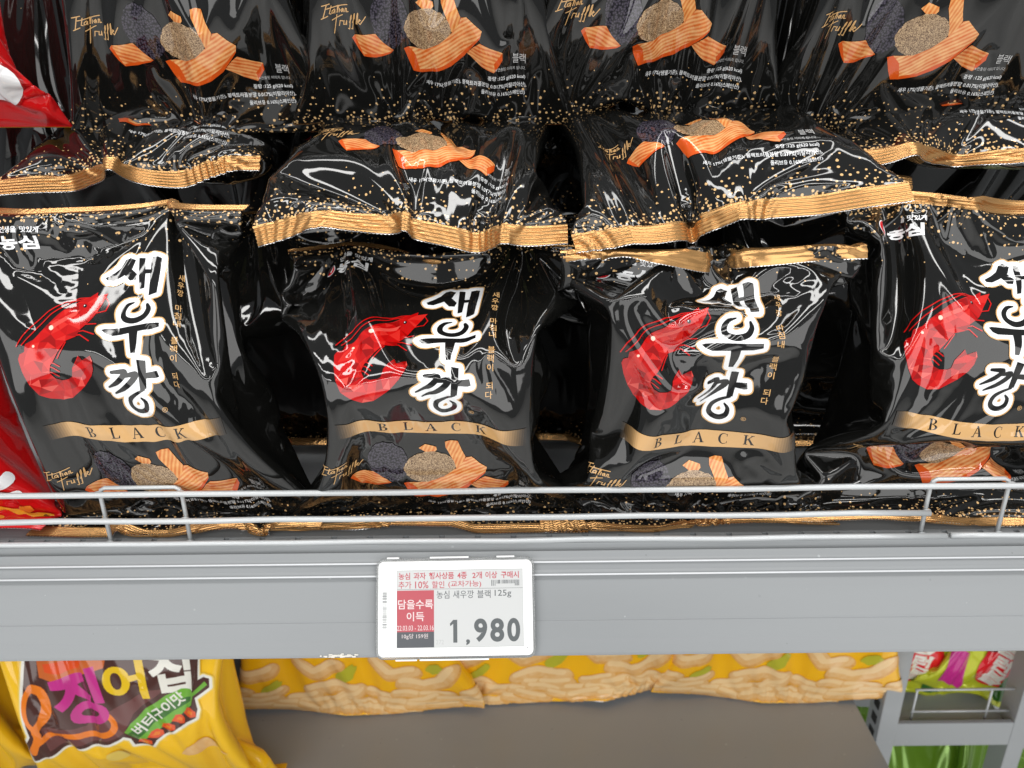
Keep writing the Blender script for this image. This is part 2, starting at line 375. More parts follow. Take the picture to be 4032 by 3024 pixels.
def bag_front(full):
    a = Art()
    # food picture, low on the bag
    a.part = 'food_picture'
    def a1(p, m): a.add(A1(p), m)
    cx, cy = A1([(965, 130)])[0]; a.disc(cx, cy, 13.2, 18.4, 'ink_truffle_dark', 40, .12, .09, 3)
    a1([(1200, 0), (1250, -40), (1330, -10), (1335, 20), (1310, 48), (1250, 40)], 'ink_chip_c')
    a1([(1400, 0), (1398, -60), (1440, -75), (1492, -68), (1520, 30), (1545, 95), (1540, 150), (1480, 215), (1450, 170), (1440, 100)], 'ink_chip_c')
    cx, cy = A1([(1270, 195)])[0]; a.disc(cx, cy, 17.2, 13.8, 'ink_truffle_brown', 40, .15, .06, 5)
    a1([(1580, 380), (1640, 320), (1690, 285), (1760, 320), (1870, 365), (1868, 420), (1800, 512), (1700, 470)], 'ink_chip_b')
    a1([(1808, 505), (1800, 440), (1868, 368), (1870, 420)], 'ink_chip_side')
    a1([(1060, 360), (1100, 345), (1250, 340), (1370, 290), (1470, 210), (1530, 150), (1550, 100), (1590, 95), (1650, 150), (1705, 195), (1690, 250), (1640, 310), (1560, 400), (1450, 470), (1330, 515), (1200, 530), (1130, 530), (1095, 460)], 'ink_chip_a')
    a1([(1060, 360), (1100, 345), (1160, 400), (1200, 530), (1130, 530), (1095, 460)], 'ink_chip_side')
    a1([(1560, 400), (1450, 470), (1330, 515), (1200, 530), (1195, 505), (1330, 488), (1440, 440), (1550, 370), (1640, 285), (1690, 235), (1690, 250), (1640, 310)], 'ink_chip_side')
    a1([(645, 265), (670, 238), (840, 222), (890, 280), (968, 352), (940, 370), (820, 400), (725, 400)], 'ink_chip_b')
    a1([(645, 265), (670, 245), (700, 320), (725, 400), (690, 350)], 'ink_chip_side')
    a1([(725, 400), (735, 380), (860, 372), (968, 352), (940, 370), (820, 400)], 'ink_chip_side')
    # handwritten line
    a.part = 'script_lettering'
    for P in [[(440, 20), (500, 10)], [(476, 15), (440, 100)], [(425, 108), (475, 92)], [(512, 25), (490, 75), (502, 80)], [(470, 42), (640, 22)], [(535, 50), (515, 60), (510, 75), (525, 75), (540, 55), (535, 78)],
              [(553, 75), (575, 30), (565, 28), (555, 75)], [(577, 50), (570, 75)], [(602, 50), (585, 62), (590, 75), (605, 55), (603, 75)], [(615, 75), (622, 50), (632, 50), (628, 75), (642, 72)],
              [(550, 90), (510, 215)], [(505, 122), (592, 95)], [(558, 170), (570, 135), (592, 140)], [(600, 138), (592, 165), (610, 165), (620, 138), (615, 168)],
              [(625, 195), (635, 200), (655, 110), (665, 95), (660, 120), (640, 150)], [(650, 195), (660, 198), (685, 95), (695, 80), (690, 110), (665, 150)],
              [(697, 155), (715, 85), (722, 75), (715, 120), (705, 155)], [(715, 140), (735, 125), (728, 118), (718, 140), (730, 155), (775, 100)]]:
        a.stroke(A1(P), .62, 'ink_gold', 4)
    # small print, right aligned
    a.part = 'small_print'
    a.text('※연출된 이미지 입니다.', (46, 68.5, 56.2, 58.6), 'ink_grey')
    a.text('중량 :125 g(620 kcal)', (41, 68.5, 49.2, 52.9), 'ink_white', .006)
    a.text('새우 17%(생물기준), 블랙트러플분말 0.017%(이탈리아산),', (-6, 69.5, 43.2, 47.2), 'ink_white', .006)
    a.text('올리브유 0.16%(스페인산)', (36, 68.5, 37.6, 41.4), 'ink_white', .006)
    a.text('블', (59, 63.5, 61, 67.5), 'ink_grey'); a.text('랙', (64, 68.5, 61, 67.5), 'ink_grey')
    if not full: return a.solve()
    # gold band, fading out at both ends
    a.part = 'gold_band'
    top = [(470, 1368), (560, 1378), (740, 1410), (1000, 1440), (1250, 1455), (1450, 1447), (1600, 1428), (1760, 1402)]
    bot = [(440, 1478), (560, 1500), (740, 1530), (1000, 1565), (1250, 1585), (1450, 1577), (1600, 1562), (1790, 1528)]
    tx = lambda L, x: np.interp(x, [p[0] for p in L], [p[1] for p in L])
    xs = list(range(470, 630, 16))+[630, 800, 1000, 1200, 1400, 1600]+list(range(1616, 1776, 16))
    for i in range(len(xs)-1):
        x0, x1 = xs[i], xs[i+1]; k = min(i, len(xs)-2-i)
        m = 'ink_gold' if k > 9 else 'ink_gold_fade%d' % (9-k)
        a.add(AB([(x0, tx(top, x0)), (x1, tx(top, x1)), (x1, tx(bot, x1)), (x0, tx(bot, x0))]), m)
    for ch, x, y in (('B', 782, 1473), ('L', 945, 1490), ('A', 1098, 1505), ('C', 1268, 1512), ('K', 1438, 1507)):
        (u, v), = AB([(x, y)]); serif(a, ch, u, v, 8.0, 'ink_black')
    # the big brush lettering
    a.part = 'brush_lettering'
    lay = [(A6(p), None) for p in LET_POLY]+[(A6(p), [w*.105 for w in ws]) for p, ws in LET_STROKE]
    for fat, m in ((7.6, 'ink_gold'), (5.9, 'ink_white'), (0, 'ink_black')):
        for p, ws in lay:
            if ws is None: a.outline(p, fat, m) if fat else a.add(p, m)
            else: a.stroke(p, [w+fat for w in ws], m, 8)
    for k, ch in enumerate('새우깡 마침내 블랙이 되다'):
        if ch == ' ': continue
        zy = 488+k*53.2; zx = 1517-k*4.1
        (u, v), = A6([(zx, zy)]); a.text(ch, (u-2.15, u+2.15, v-2.3, v+2.3), 'ink_gold', .008)
    (u, v), = A6([(1360, 1325)]); a.text('®', (u-1.7, u+1.7, v-1.7, v+1.7), 'ink_gold')
    # cut-gem shrimp
    a.part = 'shrimp_picture'
    for P in [[(1000, 580), (900, 570), (800, 590), (700, 640), (600, 710), (530, 780), (485, 850)], [(980, 578), (850, 588), (720, 660), (620, 740), (520, 845)], [(1060, 580), (1082, 622), (1060, 672), (985, 690)],
              [(905, 772), (930, 756), (1003, 757)], [(892, 802), (925, 797), (990, 826)], [(862, 826), (905, 822), (960, 868)], [(815, 860), (790, 900), (752, 958)], [(690, 975), (722, 985), (756, 1010)], [(680, 1000), (712, 1012), (748, 1042)], [(672, 1030), (705, 1045), (738, 1072)]]:
        a.stroke(A6S(P), .75, 'ink_red1', 4)
    rng = random.Random(8); pts = [p for p in ((rng.uniform(480, 1080), rng.uniform(540, 1250)) for _ in range(420)) if inside(p, SHRIMP)]
    sel = []
    for p in pts:
        if all(math.hypot(p[0]-q[0], p[1]-q[1]) > 46 for q in sel): sel.append(p)
    V, E, F, _, _, of = delaunay_2d_cdt([Vector(p) for p in SHRIMP+sel], [], [list(range(len(SHRIMP)))], 0, 1e-4)
    for f, s_ in zip(F, of):
        if s_: a.add(A6S([V[i][:] for i in f]), 'ink_red%d' % rng.choice([0, 0, 1, 1, 2, 2, 4, 4, 3, 3, 5]))
    a.add(A6S([(700, 742), (760, 715), (905, 650), (880, 690), (760, 745), (715, 775)]), 'ink_red5')
    a.disc(*A6S([(718, 752)])[0], 1.6, 1.6, 'ink_shrimp_glint', 10); a.disc(*A6S([(600, 862)])[0], .9, .9, 'ink_shrimp_glint', 8)
    a.disc(*A6S([(935, 630)])[0], 1.25, 1.25, 'ink_black', 12); a.disc(*A6S([(931, 626)])[0], .4, .4, 'ink_white', 8)
    # maker's mark
    a.part = 'maker_mark'
    a.disc(-80, 259, 6.2, 6.2, 'ink_white', 28); a.disc(-80, 259, 5.5, 5.5, 'ink_logo_red', 28)
    a.add([(-77.5, 264), (-75.2, 261.8), (-76.5, 256.5), (-80, 255.6), (-77.4, 258.5)], 'ink_white')
    a.text('농심', (-72, -46, 253.5, 262.5), 'ink_white', .035)
    a.text('인생을 맛있게', (-71, -44, 264.4, 268.4), 'ink_white', .02)
    return a.solve()

def bag_back():
    """back panel near the bottom: u runs to the reader's right as seen from behind"""
    a = Art(); a.part = 'back_print'
    for v0, h in ((50, 1.1), (52.4, .8)): a.add([(-100, v0), (100, v0), (100, v0+h), (-100, v0+h)], 'ink_gold')
    a.add([(-66, 58), (-18, 58), (-18, 80), (-66, 80)], 'ink_label_green')
    a.text('www.nongshim.com', (-64.5, -20, 60, 66.5), 'ink_black', .012); a.text('23-5181', (-46, -20, 69.5, 76.5), 'ink_black', .012)
    a.disc(-5, 68, 9, 8.5, 'ink_white', 24); a.add([(-11, 63), (-5, 60.2), (1, 63), (-5, 65)], 'ink_logo_red'); a.text('HACCP', (-11, 1.2, 67, 71.5), 'ink_logo_red', .02)
    return a.solve()

# ------------------------------------------------------------------ film simulation (position based, all pouches at once)
NF, NV = 48, 68          # half the girth in cells, rows along the pouch

def spine(spec, n):
    """centre line of the flat pouch in (y,z): heading angle keyed along its length"""
    L = spec['L']
    s = np.linspace(0, L, 600)
    ks, th = zip(*spec['head'])
    h = np.radians(np.interp(s, ks, th))
    ds = s[1]-s[0]
    y = spec['at'][1] + np.concatenate([[0], np.cumsum(np.cos(h))[:-1]*ds])
    z = spec['at'][2] + np.concatenate([[0], np.cumsum(np.sin(h))[:-1]*ds])
    t = np.linspace(0, L, n)
    return np.interp(t, s, y), np.interp(t, s, z), np.interp(t, s, h)

def start_pose(spec, nf, nv, rng):
    nu = 2*nf
    y, z, h = spine(spec, nv)
    i = np.arange(nu)
    u = np.where(i <= nf, i/nf-0.5, 1.5-i/nf)*spec['W']
    side = np.where((i > 0) & (i < nf), 1.0, np.where(i > nf, -1.0, 0.0))
    t = np.linspace(0, 1, nv)
    bul = 3.0*np.sin(np.pi*np.clip(t*1.1-0.05, 0, 1))
    P = np.zeros((nv, nu, 3))
    off = side[None, :]*bul[:, None]*np.cos(np.pi*u/spec['W'])[None, :]
    P[:, :, 0] = u[None, :]
    P[:, :, 1] = y[:, None]-np.sin(h)[:, None]*off
    P[:, :, 2] = z[:, None]+np.cos(h)[:, None]*off
    # kinks folded into the sealed ends: (which end, u0, width, depth), film length across kept
    uu = np.linspace(-.5, .5, nf+1)*spec['W']
    for end in (0, 1):
        d = np.zeros(nf+1)
        for e, u0, w, dep in spec.get('kinks', []):
            if e == end: d += dep*np.exp(-np.abs((uu-u0)/w)**1.5)
        if not d.any(): continue
        dd = np.diff(d); st = np.sqrt(np.maximum((spec['W']/nf)**2-dd**2, .1)); x = np.concatenate([[0], np.cumsum(st)]); x -= x.mean()
        dist = (t if end == 0 else 1-t)*spec['L']
        fall = np.clip(1.25-dist/46, 0, 1)[:, None]
        k = np.minimum(i, nu-i); o2 = d[k][None, :]*fall
        P[:, :, 0] += (x[k]-u)[None, :]*fall
        P[:, :, 1] -= np.sin(h)[:, None]*o2; P[:, :, 2] += np.cos(h)[:, None]*o2
    c = np.array([0, spec['at'][1], spec['at'][2]])
    r = math.radians(spec.get('roll', 0)); yw = math.radians(spec.get('yaw', 0))
    Q = P-c
    piv = spec.get('pivot', 0)
    Q[..., 2] -= piv
    x, zz = Q[..., 0].copy(), Q[..., 2].copy()
    Q[..., 0] = x*math.cos(r)+zz*math.sin(r); Q[..., 2] = -x*math.sin(r)+zz*math.cos(r)
    x, yy = Q[..., 0].copy(), Q[..., 1].copy()
    Q[..., 0] = x*math.cos(yw)-yy*math.sin(yw); Q[..., 1] = x*math.sin(yw)+yy*math.cos(yw)
    Q[..., 2] += piv
    P = Q+c
    P[..., 0] += spec['at'][0]
    return P

def simulate(specs, steps=(260, 70), log=False):
    B = len(specs); f4 = np.float32
    def col(key, d): return np.array([s.get(key, d) for s in specs], f4)
    W, L, seal = col('W', 0), col('L', 0), col('seal', 14)
    VT, K = col('fill', .5), col('pk', .5)
    res = None
    for level, n_steps in enumerate(steps):
        m = 2**level
        nf, nv = NF*m, (NV-1)*m+1
        nu = 2*nf
        if level == 0:
            P = np.stack([start_pose(s, nf, nv, None) for s in specs]).astype(f4)
            for b, s in enumerate(specs):
                r = np.random.default_rng(s['seed'])
                g = r.normal(0, 1, (9, 10, 3))
                jj = np.linspace(0, 8, nv); ii = np.linspace(0, 9.0, nu, endpoint=False)
                g = np.concatenate([g, g[:, :1]], 1)
                j0 = np.minimum(jj.astype(int), 7); i0 = np.minimum(ii.astype(int), 9)
                fj = (jj-j0)[:, None, None]; fi = (ii-i0)[None, :, None]
                low = (g[j0][:, i0]*(1-fj)*(1-fi)+g[j0+1][:, i0]*fj*(1-fi)+g[j0][:, i0+1]*(1-fj)*fi+g[j0+1][:, i0+1]*fj*fi)
                low = .82*low[:, np.minimum(np.arange(nu), nu-np.arange(nu))]+.18*low      # both films move together
                P[b] += low*s.get('rough', 2.0)+r.normal(0, .25, P[b].shape)
            G = P.copy()
        else:
            def up_v(A):
                o = np.empty((B, nv)+A.shape[2:], f4); o[:, ::2] = A; o[:, 1::2] = .5*(A[:, 1:]+A[:, :-1]); return o
            def up_u(A):
                o = np.empty(A.shape[:2]+(nu, 3), f4); o[:, :, ::2] = A; o[:, :, 1::2] = .5*(A+np.roll(A, -1, 2)); return o
            P = up_u(up_v(P)); G = up_u(up_v(G))
        Pp = P.copy()
        du = (W/nf)[:, None, None]; dv = (L/(nv-1))[:, None, None]; dd = np.sqrt(du**2+dv**2)
        rows = np.arange(nv)
        ns = np.round(seal/L*(nv-1)).astype(int)
        sealmask = np.stack([(rows <= k) | (rows >= nv-1-k) for k in ns])
        idx = (nu-np.arange(nu)) % nu
        # volume of the flat pouch scaled: a pillow of W x L can hold about .27 W^1.5.. use W*L*W*fill
        Vt = (VT*W*W*(L-2*seal)*0.25)
        def pair(A, C, rest, k):
            d = C-A
            ln = np.sqrt(np.einsum('...k,...k->...', d, d))+1e-6
            f = (k*.5*(ln-rest)/ln)[..., None]
            d *= f
            A += d; C -= d
        goal_end = np.zeros((B, nv, 1, 1), f4)
        for b, s in enumerate(specs):
            g0, g1 = s.get('hold', (.05, .02))
            goal_end[b, rows <= ns[b]] = g0
            goal_end[b, rows >= nv-1-ns[b]] = g1
        kb = .16 if level == 0 else .08
        # standing dimples: where neighbours and fingers have pushed the film in
        press = np.ones((B, nv, nu, 1), f4)
        for b, s in enumerate(specs):
            r = np.random.default_rng(s['seed']+100)
            U = np.arange(nu)/nu*2*float(W[b]); Vv = np.arange(nv)/(nv-1)*float(L[b])
            for k in range(s.get('dents', 12)):
                u0, v0, am = r.uniform(0, 2*float(W[b])), r.uniform(30, float(L[b])-30), r.uniform(.5, 1.7)
                ra, rb, an = r.uniform(4, 7), r.uniform(18, 50), r.uniform(0, math.pi)
                if s.get('calm') and 40 < u0 < float(W[b])-40 and r.random() < .6: continue
                du_ = U-u0; du_ = (du_+float(W[b])) % (2*float(W[b]))-float(W[b])
                dv_ = (Vv-v0)[:, None]; a1 = du_[None, :]*math.cos(an)+dv_*math.sin(an); a2 = -du_[None, :]*math.sin(an)+dv_*math.cos(an)
                press[b, :, :, 0] -= am*np.exp(-(a1/ra)**2-(a2/rb)**2)
        flat = [(b, np.arange(nv)/(nv-1)*float(L[b]) < s['flat'][0], s['flat'][1]) for b, s in enumerate(specs) if 'flat' in s]
        for b, rw, zm in flat: press[b, rw] = 0
        t0 = time.time()
        for it in range(n_steps):
            # pressure
            tu = np.roll(P, -1, 2)-np.roll(P, 1, 2)
            tv = np.empty_like(P); tv[:, 1:-1] = P[:, 2:]-P[:, :-2]; tv[:, 0] = P[:, 1]-P[:, 0]; tv[:, -1] = P[:, -1]-P[:, -2]
            N = np.cross(tu, tv)*f4(.25)
            ctr = P.mean((1, 2), keepdims=True)
            V = np.einsum('bijk,bijk->b', P-ctr, N)/3
            sgn = 1.0
            pr = np.clip(K*(Vt-np.abs(V))/Vt*6, -.05, K)
            N *= (pr/(du*dv)[:, 0, 0])[:, None, None, None]*np.sign(V)[:, None, None, None]
            vel = (P-Pp)*f4(.93 if it < n_steps*.7 else .8)
            np.clip(vel, -4, 4, out=vel)
            Pp = P
            P = P+vel+N*press*f4(1.0 if level == 0 else .5)
            P += (G-P)*goal_end
            for k in range(2):
                # girth
                pair(P[:, :, 0::2], P[:, :, 1::2], du, 1)
                R = np.roll(P, -1, 2); pair(R[:, :, 0::2], R[:, :, 1::2], du, 1); P = np.roll(R, 1, 2)
                e = (nv//2)*2
                pair(P[:, 0:e:2], P[:, 1:e:2], dv, 1)
                o = ((nv-1)//2)*2+1
                pair(P[:, 1:o:2], P[:, 2:o+1:2], dv, 1)
                # shear
                R = np.roll(P, -1, 2)
                # diag (i,j)->(i+1,j+1): views share no memory, so write back by hand
                for a0 in (0, 1):
                    hi = (nv-a0)//2*2+a0
                    A = P[:, a0:hi:2]; C = P[:, a0+1:hi:2]
                    Cr = np.roll(C, -1, 2); pair(A, Cr, dd, .6); C[:] = np.roll(Cr, 1, 2)
                    Cr = np.roll(C, 1, 2); pair(A, Cr, dd, .6); C[:] = np.roll(Cr, -1, 2)
            # bending
            for o4 in (0, 2):
                R = np.roll(P, -o4, 2)
                pair(R[:, :, 0::4], R[:, :, 2::4], 2*du, kb); pair(R[:, :, 1::4], R[:, :, 3::4], 2*du, kb)
                P = np.roll(R, o4, 2)
            for o4 in (0, 1, 2, 3):
                h4 = (nv-o4-2+3)//4
                A = P[:, o4::4][:, :]; C = P[:, o4+2::4]
                n4 = min(A.shape[1], C.shape[1])
                pair(A[:, :n4], C[:, :n4], 2*dv, kb)
            # sealed ends: front and back film are one strip
            for b in range(B):
                mk = sealmask[b]
                S = P[b, mk]; P[b, mk] = .5*(S+S[:, idx])
            for b, rw, zm in flat:      # the end tucked flat under the pouch's own weight
                Z = P[b, rw, :, 2]; P[b, rw, :, 2] = Z-.5*np.maximum(Z-zm, 0)
            # contact planes: (point, normal) the pouch stays on the normal's side
            for b, s in enumerate(specs):
                for (pt, nrm) in s.get('planes', []):
                    nrm = np.array(nrm, f4); nrm /= np.linalg.norm(nrm)
                    d = (P[b]-np.array(pt, f4))@nrm
                    w = np.minimum(d, 0)
                    P[b] -= w[..., None]*nrm*f4(.5)
        if log: print('level', level, 'time', time.time()-t0, 'V/Vt', np.abs(V)/Vt)
    return P
# ------------------------------------------------------------------ pouches from a simulated film surface
def evalsurf(P, i, j):
    """Catmull-Rom on the film grid; i runs round the girth (periodic), j from bottom to top"""
    nv, nu, _ = P.shape
    def wts(t): return np.stack([((-.5*t+1)*t-.5)*t, (1.5*t-2.5)*t*t+1, ((-1.5*t+2)*t+.5)*t, (.5*t-.5)*t*t], -1)
    i = np.asarray(i, float); j = np.clip(np.asarray(j, float), 0, nv-1)
    i0 = np.floor(i).astype(int); j0 = np.minimum(np.floor(j).astype(int), nv-2)
    wi, wj = wts(i-i0), wts(j-j0); out = 0
    for a in range(4):
        row = np.clip(j0-1+a, 0, nv-1)
        for b in range(4):
            out = out+P[row, (i0-1+b) % nu]*(wj[..., a]*wi[..., b])[..., None]
    return out
def surfnormal(P, i, j, e=.35):
    tu = evalsurf(P, i+e, j)-evalsurf(P, i-e, j); tv = evalsurf(P, i, np.asarray(j)+e)-evalsurf(P, i, np.asarray(j)-e)
    n = np.cross(tu, tv); return n/(np.linalg.norm(n, axis=-1, keepdims=True)+1e-9)

def grid_faces(nj, ni, wrap=False):
    j, i = np.mgrid[0:nj-1, 0:(ni if wrap else ni-1)]
    a = j*ni+i; b = j*ni+(i+1) % ni
    return np.stack([a, b, b+ni, a+ni], -1).reshape(-1, 4), i.ravel(), j.ravel()

def pouch_mesh(P, spec, film, NI=288, NJ=190):
    nv, nu, _ = P.shape; ns = round(spec['seal']/spec['L']*(nv-1))
    jj = np.linspace(ns, nv-1-ns, NJ); ii = np.arange(NI)*nu/NI
    I, J = np.meshgrid(ii, jj)
    V = evalsurf(P, I, J).reshape(-1, 3)
    F, fi, fj = grid_faces(NJ, NI, True)
    su, sv = 2*spec['W']/NI, spec['L']/(nv-1); vj = jj*sv
    uv = np.stack([np.stack([fi*su, vj[fj]], -1), np.stack([(fi+1)*su, vj[fj]], -1), np.stack([(fi+1)*su, vj[fj+1]], -1), np.stack([fi*su, vj[fj+1]], -1)], 1)
    return V, F, uv.reshape(-1, 2)

def seal_mesh(P, spec, end, cols=192, rows=46):
    """crimped strip: ribs along it, pinked outer edge, a sliver of silver lining behind"""
    nv, nu, _ = P.shape; nf = nu//2; ns = round(spec['seal']/spec['L']*(nv-1))
    Vs, Fs, Ms, n0 = [], [], [], 0
    def strip(t, off, ribs, mi_last, flip):
        nonlocal n0
        r = len(t); J = (t*ns) if end == 'bottom' else (nv-1-t*ns)
        I = np.linspace(0, nf, cols+1)
        X = evalsurf(P, *np.meshgrid(I, J))
        tooth = (np.arange(cols+1) % 2)*(.75/spec['seal']*ns)
        if end == 'bottom': X[0] = evalsurf(P, I, J[0]+tooth)
        else: X[0] = evalsurf(P, I, J[0]-tooth)
        gu = np.gradient(X, axis=1); gv = np.gradient(X, axis=0)*(1 if end == 'bottom' else -1)
        N = np.cross(gu, gv); N /= np.linalg.norm(N, axis=-1, keepdims=True)+1e-9
        rib = (.4*np.sin(2*np.pi*5.75*t)*np.clip(np.minimum(t-.02, .97-t)*12, 0, 1)) if ribs else np.zeros(r)
        X = X+N*(off+rib[:, None, None])
        F, fi, fj = grid_faces(r, cols+1)
        if (end != 'bottom') != flip: F = F[:, ::-1]
        Vs.append(X.reshape(-1, 3)); Fs.append(F+n0); Ms.append(np.where(fj < mi_last, 1, 0)); n0 += r*(cols+1)
    strip(np.linspace(.05, 1, rows), .28, True, 0, False)
    strip(np.concatenate([np.linspace(-.0, .06, 2), np.linspace(.12, 1, 9)]), -.28, True, 1, True)
    return np.concatenate(Vs), np.concatenate(Fs), np.concatenate(Ms)

def place_print(P, spec, res, side='front', lift=.4):
    out = {}
    nv, nu, _ = P.shape; nf = nu//2
    for part, (Q, T, mi, ms) in res.items():
        i = (Q[:, 0]/spec['W']+.5)*nf+(0 if side == 'front' else nf); j = Q[:, 1]/spec['L']*(nv-1)
        n = surfnormal(P, i, j); X = evalsurf(P, i, j)+n*lift
        out[part] = (X, T, mi, ms, n, Q[T.ravel()])
    return out

def build_bag(name, key, P, spec, film, label, cat, group, prints=(), lift=.4, seals=('bottom', 'top'), detail=(288, 190), seal_mat='gold_seal'):
    base = np.array([P[..., 0].mean(), P[..., 1].mean(), P[..., 2].min()])
    root = thing(name, tuple(base/1000), label, cat, group)
    V, F, uv = pouch_mesh(P, spec, film, *detail)
    link('pouch', mesh_np('pouch', (V-base)/1000, F, [film], None, uv), root)
    for e in seals:
        V, F, mi = seal_mesh(P, spec, e)
        link('crimped_seal', mesh_np('crimped_seal', (V-base)/1000, F, [seal_mat, 'silver_film'], mi), root)
    for res, side in prints:
        for part, (X, T, mi, ms, n, q) in place_print(P, spec, res, side, lift).items():
            link(part, mesh_np(part, (X-base)/1000, T, ms, mi, q, n), root)
    return root
def copy_bag(root, loc, label, group, rz=0, only=None, scale=1):
    r = root.copy(); C.objects.link(r); r.location = loc; r.rotation_euler = (0, 0, rz); r['label'] = label; r['group'] = group
    r.scale = (scale,)*3
    for ch in list(root.children):
        if only and ch.name.split('.')[0] not in only: continue
        c = ch.copy(); C.objects.link(c); c.parent = r
    return r

# ------------------------------------------------------------------ where each pouch lies (millimetres; y away from the viewer, z up from the shelf)
FLOOR = ((0, 0, 2), (0, 0, 1))
def lower(x, roll, seed, top, more=(), f=0, **k):
    d = dict(W=218, L=290, seal=14, at=(x, 6, 5), roll=roll, pivot=90, seed=seed, rough=5.0,
             head=[(0, 0), (30+f*.5, 0), (46+f, 118), (76+f, 112), (150+f, 83), (215, 82)]+top, flat=(34, 9), fill=.43, calm=1, dents=9, pk=.5, hold=(.06, .03),
             planes=[FLOOR, ((0, 2, 20), (0, 1, .3))]+list(more))
    d.update(k); return d
def mid(x, y, z, roll, yaw, seed, planes, **k):
    d = dict(W=212, L=290, seal=14, at=(x, y, z), roll=roll, yaw=yaw, pivot=0, seed=seed, rough=5.0,
             head=[(0, 58), (16, 54), (34, 24), (80, 8), (290, 3)], fill=.56, pk=.5, hold=(.06, .02), planes=planes)
    d.update(k); return d
def upper(x, roll, seed, z=266, **k):
    d = dict(W=216, L=290, seal=14, at=(x, 168, z), roll=roll, pivot=90, seed=seed, rough=5.0,
             head=[(0, 178), (24, 176), (42, 92), (66, 87), (290, 82)], fill=.45, pk=.5, hold=(.05, .03),
             planes=[((0, 100, z-3), (0, -.03, 1)), ((0, 70, 0), (0, 1, .2))])
    d.update(k); return d
UNDER = lambda y, z, s: ((0, y, z), (0, s, -1))
OVER = lambda y, z, s: ((0, y, z), (0, -s, 1))
SP = {
 'l1': lower(-246, -7, 20, [(238, 70), (290, 62)], [UNDER(60, 219, .1)], f=12, kinks=[(0, -40, 14, 9), (0, 60, 12, -10), (1, 42, 12, -20), (1, -60, 30, 14)]),
 'l2': lower(-55, 1, 26, [(236, 72), (250, -10), (290, -70)], [UNDER(20, 188, .0)], f=2, hold=(.06, .06), kinks=[(0, -10, 12, 9), (0, 40, 18, -9), (1, -62, 20, 13), (1, 0, 20, -13), (1, 62, 20, 13)]),
 'l3': lower(121, 1, 24, [(236, 72), (248, 100), (262, 190), (274, 245), (290, 262)], [UNDER(0, 198, .02)], f=14, kinks=[(0, 50, 14, 12), (0, -30, 20, -8), (1, 10, 20, 24), (1, -50, 24, -12)]),
 'l4': lower(316, 4, 28, [(240, 70), (290, 58)], [UNDER(60, 218, .1)], f=46, kinks=[(0, -50, 16, 10), (1, -15, 18, 18), (1, -75, 16, -16)]),
 'm1': mid(-266, 108, 230, -5, 0, 5, [OVER(100, 208, .1), UNDER(100, 274, .04)], kinks=[(0, -10, 12, 16), (0, 30, 34, -10), (0, -60, 16, -7)]),
 'm2': mid(-62, 20, 204, 3, 0, 6, [OVER(20, 168, .05), UNDER(100, 270, .03)], fill=.57, head=[(0, 60), (16, 56), (34, 30), (80, 8), (290, 2)], W=224, kinks=[(0, -8, 9, 13), (0, 45, 14, -10), (0, 72, 12, 9), (0, -70, 14, 5)]),
 'm3': mid(138, 14, 213, -8, 0, 7, [OVER(20, 172, .05), UNDER(100, 278, .03)], fill=.57, head=[(0, 60), (16, 56), (34, 30), (80, 8), (290, 2)], W=224, kinks=[(0, -28, 10, -15), (0, 10, 14, 9), (0, 60, 20, -5), (0, -75, 14, 6)]),
 'm4': mid(330, 108, 235, 2, 0, 8, [OVER(100, 208, .1), UNDER(100, 274, .04)], kinks=[(0, -60, 12, 12), (0, -10, 18, -12), (0, 40, 12, 8)]),
 't1': upper(-217, 2, 9, 257, kinks=[(0, 0, 14, 10)]), 't2': upper(-52, 1, 10, 263, kinks=[(0, -40, 14, 10), (0, 30, 14, -10)]), 't3': upper(104, 1, 11, kinks=[(0, -20, 14, -12), (0, 50, 14, 10)]), 't4': upper(283, 0, 12, 257, kinks=[(0, -20, 18, 12)]),
 'rl': lower(-440, -3, 13, [(235, 70), (290, 60)], f=20),
 'rt': upper(-392, 1, 14, at=(-428, 160, 240)),
 'sq': dict(W=262, L=300, seal=14, at=(-373, 166, -392), roll=-2, pivot=90, seed=15, rough=2.5, head=[(0, 178), (24, 178), (46, 92), (75, 86), (300, 80)], fill=.37, kinks=[(0, -62, 22, 11), (0, 0, 22, -11), (0, 62, 22, 11)], planes=[((0, 0, -398), (0, 0, 1))]),
 'p1': dict(W=290, L=330, seal=14, at=(-181, 248, -397), roll=0, pivot=90, seed=16, rough=5, head=[(0, 104), (20, 98), (60, 92), (330, 84)], fill=.28, planes=[((0, 0, -398), (0, 0, 1))]),
 'p2': dict(W=290, L=330, seal=14, at=(57, 268, -397), roll=0, pivot=90, seed=17, rough=5, head=[(0, 104), (20, 98), (60, 92), (330, 84)], fill=.28, planes=[((0, 0, -398), (0, 0, 1))]),
}
# ------------------------------------------------------------------ the shelf, its fence and its price rail
mat('grey_metal', (.3, .315, .325), rough=.42, bump=(900, .03, .0002, 9)); mat('rail_plastic', (.24, .253, .262), rough=.38, bump=(500, .02, .0002, 14))
mat('wire_paint', (.5, .52, .53), rough=.33, metal=.25, bump=(300, .06, .0003, 60)); mat('rail_lip', (.62, .64, .66), rough=.25)
mat('dark_slot', (.01, .01, .01), rough=.8); mat('taupe_metal', (.28, .298, .32), rough=.3, bump=(700, .03, .0002, 6)); mat('floor_tile', (.8, .8, .79), rough=.25)
mat('paper_scrap', (.72, .7, .64), rough=.8)

